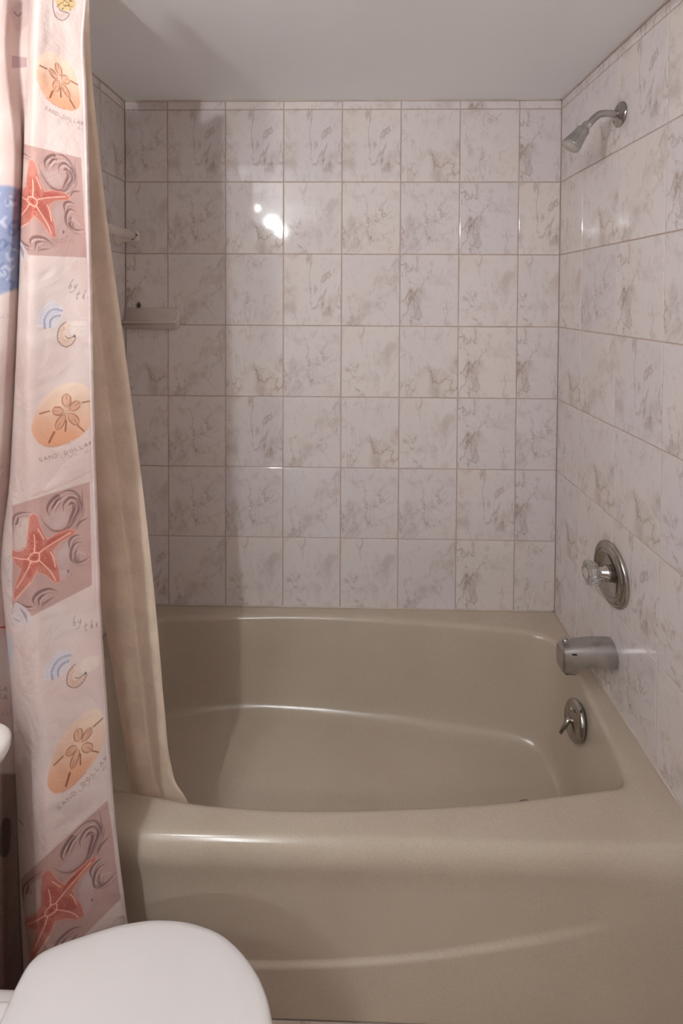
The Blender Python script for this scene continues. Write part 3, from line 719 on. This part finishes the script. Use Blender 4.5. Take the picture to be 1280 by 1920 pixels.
def paint_curtain(u, v, S):
    n = len(u); base = np.repeat(lin((208, 190, 184))[None], n, 0)
    mp = (S >= 9.0)                         # the front panel, edge to hem
    pt = Painter(u, v, mp, base)
    # band of the pattern above the starfish, soft pink-brown shading of the print
    starfish(pt, [(28, 266), (152, 296), (162.5, 483), (18, 477)])
    starfish(pt, [(23, 948), (168, 903), (172.5, 1097), (23, 1174)])
    starfish(pt, [(38, 1648), (202, 1500), (228, 1684), (60, 1852)])
    pt.stroke([(60, 930), (110, 912), (168, 884)], 3, (196, 168, 160), .8, soft=3)
    dollar(pt, [(57.7, 58.4), (143.9, 127.6), (159.4, 265), (73.2, 196)])
    dollar(pt, [(60, 715), (175, 715), (175, 865), (60, 865)])
    dollar(pt, [(80.5, 1388), (191.5, 1311), (207.5, 1451), (96.5, 1528)])
    shells(pt, [(60, 550), (175, 550), (175, 665), (60, 665)])
    shells(pt, [(68, 1225), (196, 1170), (200, 1280), (75, 1330)])
    bythe(pt, (128, 541), (141, 561)); bythe(pt, (137, 1174, ), (158, 1184), .35)
    # gold and black shell at the very top
    pt.poly([(103, -14), (128, -18), (140, 0), (139, 14), (125, 20), (108, 12)], (206, 178, 132), 1, soft=1.5)
    for _ in range(45):
        x, y = rng.uniform(106, 138), rng.uniform(-14, 17); a = rng.uniform(0, 3)
        pt.stroke([(x, y), (x + 4 * math.cos(a), y + 3 * math.sin(a))], 1.5, (92, 66, 44), .8, False)
    pt.stroke([(100, -5), (99, 12), (104, 30), (114, 38), (124, 35), (129, 25), (112, 20)], 1.8, (112, 82, 64), .85)
    for a in np.linspace(.3, 2.9, 8): pt.stroke([(114 - 13 * math.cos(a), 22 + 14 * math.sin(a)), (114 - 5 * math.cos(a), 22 + 5 * math.sin(a))], 1.1, (150, 118, 100), .7, False)
    write(pt, 'SAND', (68, 462), (106, 464), 6, .9, (140, 112, 112), .55); write(pt, 'SANDO', (66, 454), (140, 456), 7, .9, (132, 104, 106), .5)
    pt.stroke([(33, 1535), (40, 1542), (46, 1550)], 2, (172, 90, 74), .9, taper=True)
    pt.poly([(14, 1190), (24, 1200), (22, 1260), (14, 1250)], (186, 194, 206), .6, soft=6)
    for y in (1050, 1072, 1094): pt.stroke([(12, y), (18, y - 8), (15, y + 6)], 1.2, (150, 165, 176), .7)
    pt.stroke([(18, 1050), (14, 1070), (17, 1090)], 1.2, (168, 184, 194), .6)
    # left folds: blue shell, grey lettering, red star arm
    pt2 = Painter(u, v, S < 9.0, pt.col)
    pt2.poly([(-60, 360), (-10, 348), (30, 352), (46, 380), (44, 520), (20, 545), (-60, 548)], (132, 146, 176), 1, soft=6, tex=.15)
    for _ in range(46):
        x, y = rng.uniform(-40, 40), rng.uniform(365, 535); a = rng.uniform(0, 6.28)
        pt2.stroke([(x, y), (x + 8 * math.cos(a), y + 9 * math.sin(a)), (x + 14 * math.cos(a + .8), y + 16 * math.sin(a + .8))], rng.uniform(3, 8), (86, 102, 142) if rng.random() < .55 else (196, 200, 214), .55, soft=4)
    pt2.poly([(-60, 1090), (20, 1100), (30, 1180), (-60, 1176)], (206, 176, 172), .6, soft=4)
    pt2.stroke([(-60, 1190), (-10, 1178), (12, 1176)], 3.5, (170, 74, 72), .9)
    for y in (1295, 1310): write(pt2, 'SA', (-6, y), (14, y + 2), 9, 1.3, (104, 100, 122), .7)
    for y in (600, 880, 898, 1345): write(pt2, 'SAN', (-14, y), (22, y - 4), 8, 1., (150, 136, 140), .5, slant=.2)
    pt2.poly([(20, 15), (56, 0), (60, 34), (34, 60), (24, 40)], (190, 168, 164), .7, soft=5)
    pt2.stroke([(26, 22), (34, 30), (40, 24)], 3, (128, 108, 108), .7); pt2.poly([(22, 104), (52, 108), (52, 126), (22, 128)], (176, 150, 150), .9, False, 2)
    # shade of the gap beside the tank, painted into the deep folds
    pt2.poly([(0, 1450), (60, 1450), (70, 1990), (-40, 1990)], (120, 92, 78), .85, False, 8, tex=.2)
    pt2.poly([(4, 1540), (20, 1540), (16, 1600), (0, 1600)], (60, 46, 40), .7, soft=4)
    return pt.col
curtain = thing('shower_curtain', 'pink-white fabric shower curtain printed with red starfish and sand dollars', 'shower curtain')
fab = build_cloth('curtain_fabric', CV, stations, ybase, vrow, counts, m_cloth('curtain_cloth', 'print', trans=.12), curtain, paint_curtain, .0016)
# stitched side hem, a narrow doubled strip with thread marks
hemst = [([a - 7.5 for a in hem], .0062), ([a - 4 for a in hem], .0062), ([a + .3 for a in hem], .0020)]
def paint_hem(u, v, S):
    base = np.repeat(lin((205, 187, 182))[None], len(u), 0); m_ = (np.sin(v * .75 + u * .6) > .55) & (v > 1100)
    base[m_] = lin((198, 176, 176)); return base
build_cloth('hem', CV, hemst, ybase, np.arange(-50, 1980, 2.2), [4, 4], m_cloth('hem_cloth', 'print', trans=.1), curtain, paint_hem, .0016)
for k in range(7):                              # curtain rings over the rod
    x = at_y(-200 + 60 * k, -50, -.75)[0]
    ring = [(x, -.728 + .017 * math.cos(a), 2.1325 + .0165 * math.sin(a)) for a in np.linspace(0, 2 * math.pi, 25)]
    obj('ring', tube(ring, .0018, 6), M_CHROME, curtain)
# ---- plain liner hanging inside the tub
LV = [-58, 0, 150, 260, 430, 560, 700, 870, 1100, 1230, 1337, 1431, 1470, 1491, 1512, 1545]
lr = [166, 167, 173, 184, 203, 221, 240, 262, 288, 300, 309, 320, 331, 345, 356, 361]
ll = [60, 66, 90, 100, 112, 120, 132, 152, 185, 207, 225, 240, 245, 248, 250, 252]
lc = [a + (b - a) * f for a, b, f in zip(ll, lr, [.3] * 8 + [.28, .22, .18, .16, .15, .14, .13, .12])]
lm = [a + (b - a) * .6 for a, b in zip(ll, lr)]
lstat = [([a - 26 for a in ll[:7]] + [ll[7] - 14] + [a - 1 for a in ll[8:]], -.020), (ll, -.012), (lc, .012), ([a * .6 + b * .4 for a, b in zip(lc, lr)], .006), (lm, .002), ([a * .25 + b * .75 for a, b in zip(lm, lr)], .006), (lr, [0] * 12 + [.002, .006, .004, 0])]
def lbase(v):
    t = min(max((v + 58) / 1500, 0), 1); return -.690 + .064 * t
liner = build_cloth('curtain_liner', LV, lstat, lbase, np.arange(-58, 1545, 4.0), [4, 10, 10, 10, 10, 10], m_cloth('liner_cloth', col=srgb(247, 228, 206), trans=.22), None, None, .0012)
tag(liner, 'plain cream curtain liner hanging inside the bathtub', 'curtain liner')
# ------------------------------------------------------------------ toilet
to = thing('toilet', 'white toilet with closed lid in front of the bathtub', 'toilet')
TY = -1.123
up = [(.156, .060), (.1535, .095), (.158, .125), (.183, .143), (.256, .167), (.292, .175), (.338, .180), (.393, .177), (.450, .162), (.499, .131), (.530, .097), (.546, .060), (.553, .020)]
full = up + [(x, -y) for x, y in up[::-1]]
lid_c = crom(full, 6, True)
def outline(sc_, dz_, ctr_=(.355, 0), z=.43):
    return [(ctr_[0] + (x - ctr_[0]) * sc_, TY + y * sc_, z + dz_) for x, y in lid_c]
zl = .432
lid = obj('lid', loft([outline(.985, -.020, z=zl), outline(1, -.016, z=zl), outline(1.002, -.006, z=zl), outline(.992, .001, z=zl), outline(.97, .005, z=zl), outline(.93, .0075, z=zl), outline(.80, .0095, z=zl), outline(.5, .0115, z=zl), outline(.2, .012, z=zl)]), M_PLAST, to)
seat = obj('seat', loft([outline(.99, -.041, z=zl), outline(1.012, -.037, z=zl), outline(1.016, -.030, z=zl), outline(1.005, -.0225, z=zl)]), M_PLAST, to)
for s in (-1, 1): obj('hinge', box_bm(.118, .156, TY + s * .07 - .014, TY + s * .07 + .014, .392, .430, .005, 2), M_PLAST, to)
def oval(cx_, ax_, ay_, z, n=60, e=2.3, back_=None):
    r = []
    for i in range(n):
        t = 2 * math.pi * i / n; c_, s_ = math.cos(t), math.sin(t)
        x = math.copysign(abs(c_) ** (2 / e), c_) * ax_; y = math.copysign(abs(s_) ** (2 / e), s_) * ay_
        r.append((cx_ + x, TY + y, z))
    return r
obj('bowl', loft([oval(.24, .235, .115, 0), oval(.24, .235, .113, .03), oval(.245, .215, .098, .08), oval(.26, .20, .098, .15), oval(.29, .205, .12, .22), oval(.31, .215, .155, .29), oval(.325, .215, .172, .345), oval(.335, .214, .178, .375), oval(.335, .211, .176, .390), oval(.335, .20, .165, .3915)]), M_PORC, to)
obj('rear_deck', box_bm(-.02, .20, TY - .128, TY + .128, .27, .3925, .022, 4), M_PORC, to)
def tank_ring(x0, x1, hw, z, n=14):
    r = .045; pts = []
    for cx_, cy_, a0 in ((x1 - r, TY + hw - r, 0), (x0 + .02, TY + hw - .02, 90), (x0 + .02, TY - hw + .02, 180), (x1 - r, TY - hw + r, 270)):
        rr = r if cx_ > x0 + .03 else .02
        for i in range(n): a = R(a0 + 90 * i / (n - 1)); pts.append((cx_ + rr * math.cos(a), cy_ + rr * math.sin(a), z))
    return pts
x0 = XL + .012
obj('tank', loft([tank_ring(x0, .015, .205, .385), tank_ring(x0, .022, .212, .40), tank_ring(x0, .048, .236, .664), tank_ring(x0, .049, .236, .668)]), M_PORC, to)
obj('tank_lid', loft([tank_ring(x0 - .004, .050, .238, .6685), tank_ring(x0 - .008, .060, .248, .672), tank_ring(x0 - .008, .063, .251, .680), tank_ring(x0 - .008, .063, .251, .692), tank_ring(x0 - .006, .059, .247, .699), tank_ring(x0, .050, .238, .702), tank_ring(x0 + .02, .02, .20, .7035)]), M_PORC, to)
fl = obj('flush_lever', lathe((.049, TY - .17, .62), (1, 0, 0), [(-.002, .014), (.008, .014), (.012, .008)], 20), M_CHROME, to)
obj('lever_arm', tube([(.058, TY - .17, .62), (.064, TY - .15, .617), (.064, TY - .105, .610)], .005, 10), M_CHROME, fl)
place(to, (.2, TY, 0))
# ------------------------------------------------------------------ what the glossy tiles reflect: vanity lights, mirror, door
vl = thing('vanity_light', 'vanity light bar with four small globes on arms above the wall mirror', 'light fixture')
obj('light_bar', box_bm(XL - .002, XL + .03, -2.72, -1.44, 2.015, 2.085, .006, 2), M_CHROME, vl)
M_BULB = m_glow('bulb_glow', (.95, .98, 1.0, 1), BULB_STRENGTH)
M_DIM = m_glow('dim_bulb_glow', (1.0, .93, .90, 1), BULB_STRENGTH * .08)
M_SIDE = m_glow('side_bulb_glow', (.98, .98, .985, 1), BULB_STRENGTH * .44)
for y, r, mm, gx, bz_ in ((-1.40, .027, M_SIDE, -.03, 1.94), (-1.52, .016, M_DIM, .03, 2.05), (-2.07, .023, M_BULB, .03, 2.05), (-2.58, .023, M_BULB, .03, 2.05)):
    obj('arm', lathe((XL + (.028 if bz_ > 2 else 0), y, bz_), (1, 0, 0), [(0, .035), (.015, .035), (.022, .012), (gx + .085, .012), (gx + .09, .018), (gx + .10, .018)], 20), M_CHROME, vl)
    obj('globe', lathe((gx - r, y, bz_), (1, 0, 0), [(.0005 + r * (1 - math.cos(R(a))), max(r * math.sin(R(a)), .0004)) for a in range(0, 181, 12)], 28), mm, vl)
place(vl, (XL, -1.7, 2.05))
mi = obj('mirror', box_bm(XL - .003, XL + .006, -4.1, -1.60, 1.05, 2.0, .002), simple('mirror_glass', (.86, .88, .87, 1), .02, metal=1, vary=.01))
tag(mi, 'wide frameless wall mirror under the vanity light bar', 'mirror')
va2 = thing('vanity_cabinet', 'low vanity cabinet with white top under the wall mirror', 'cabinet')
obj('cabinet_body', box_bm(XL, .18, -4.18, -2.27, 0, .78, .004), simple('cabinet_paint', srgb(176, 150, 120), .5), va2)
obj('countertop', box_bm(XL, .20, -4.2, -2.25, .78, .82, .006, 2), M_PORC, va2)
place(va2, (XL, -3.2, 0))
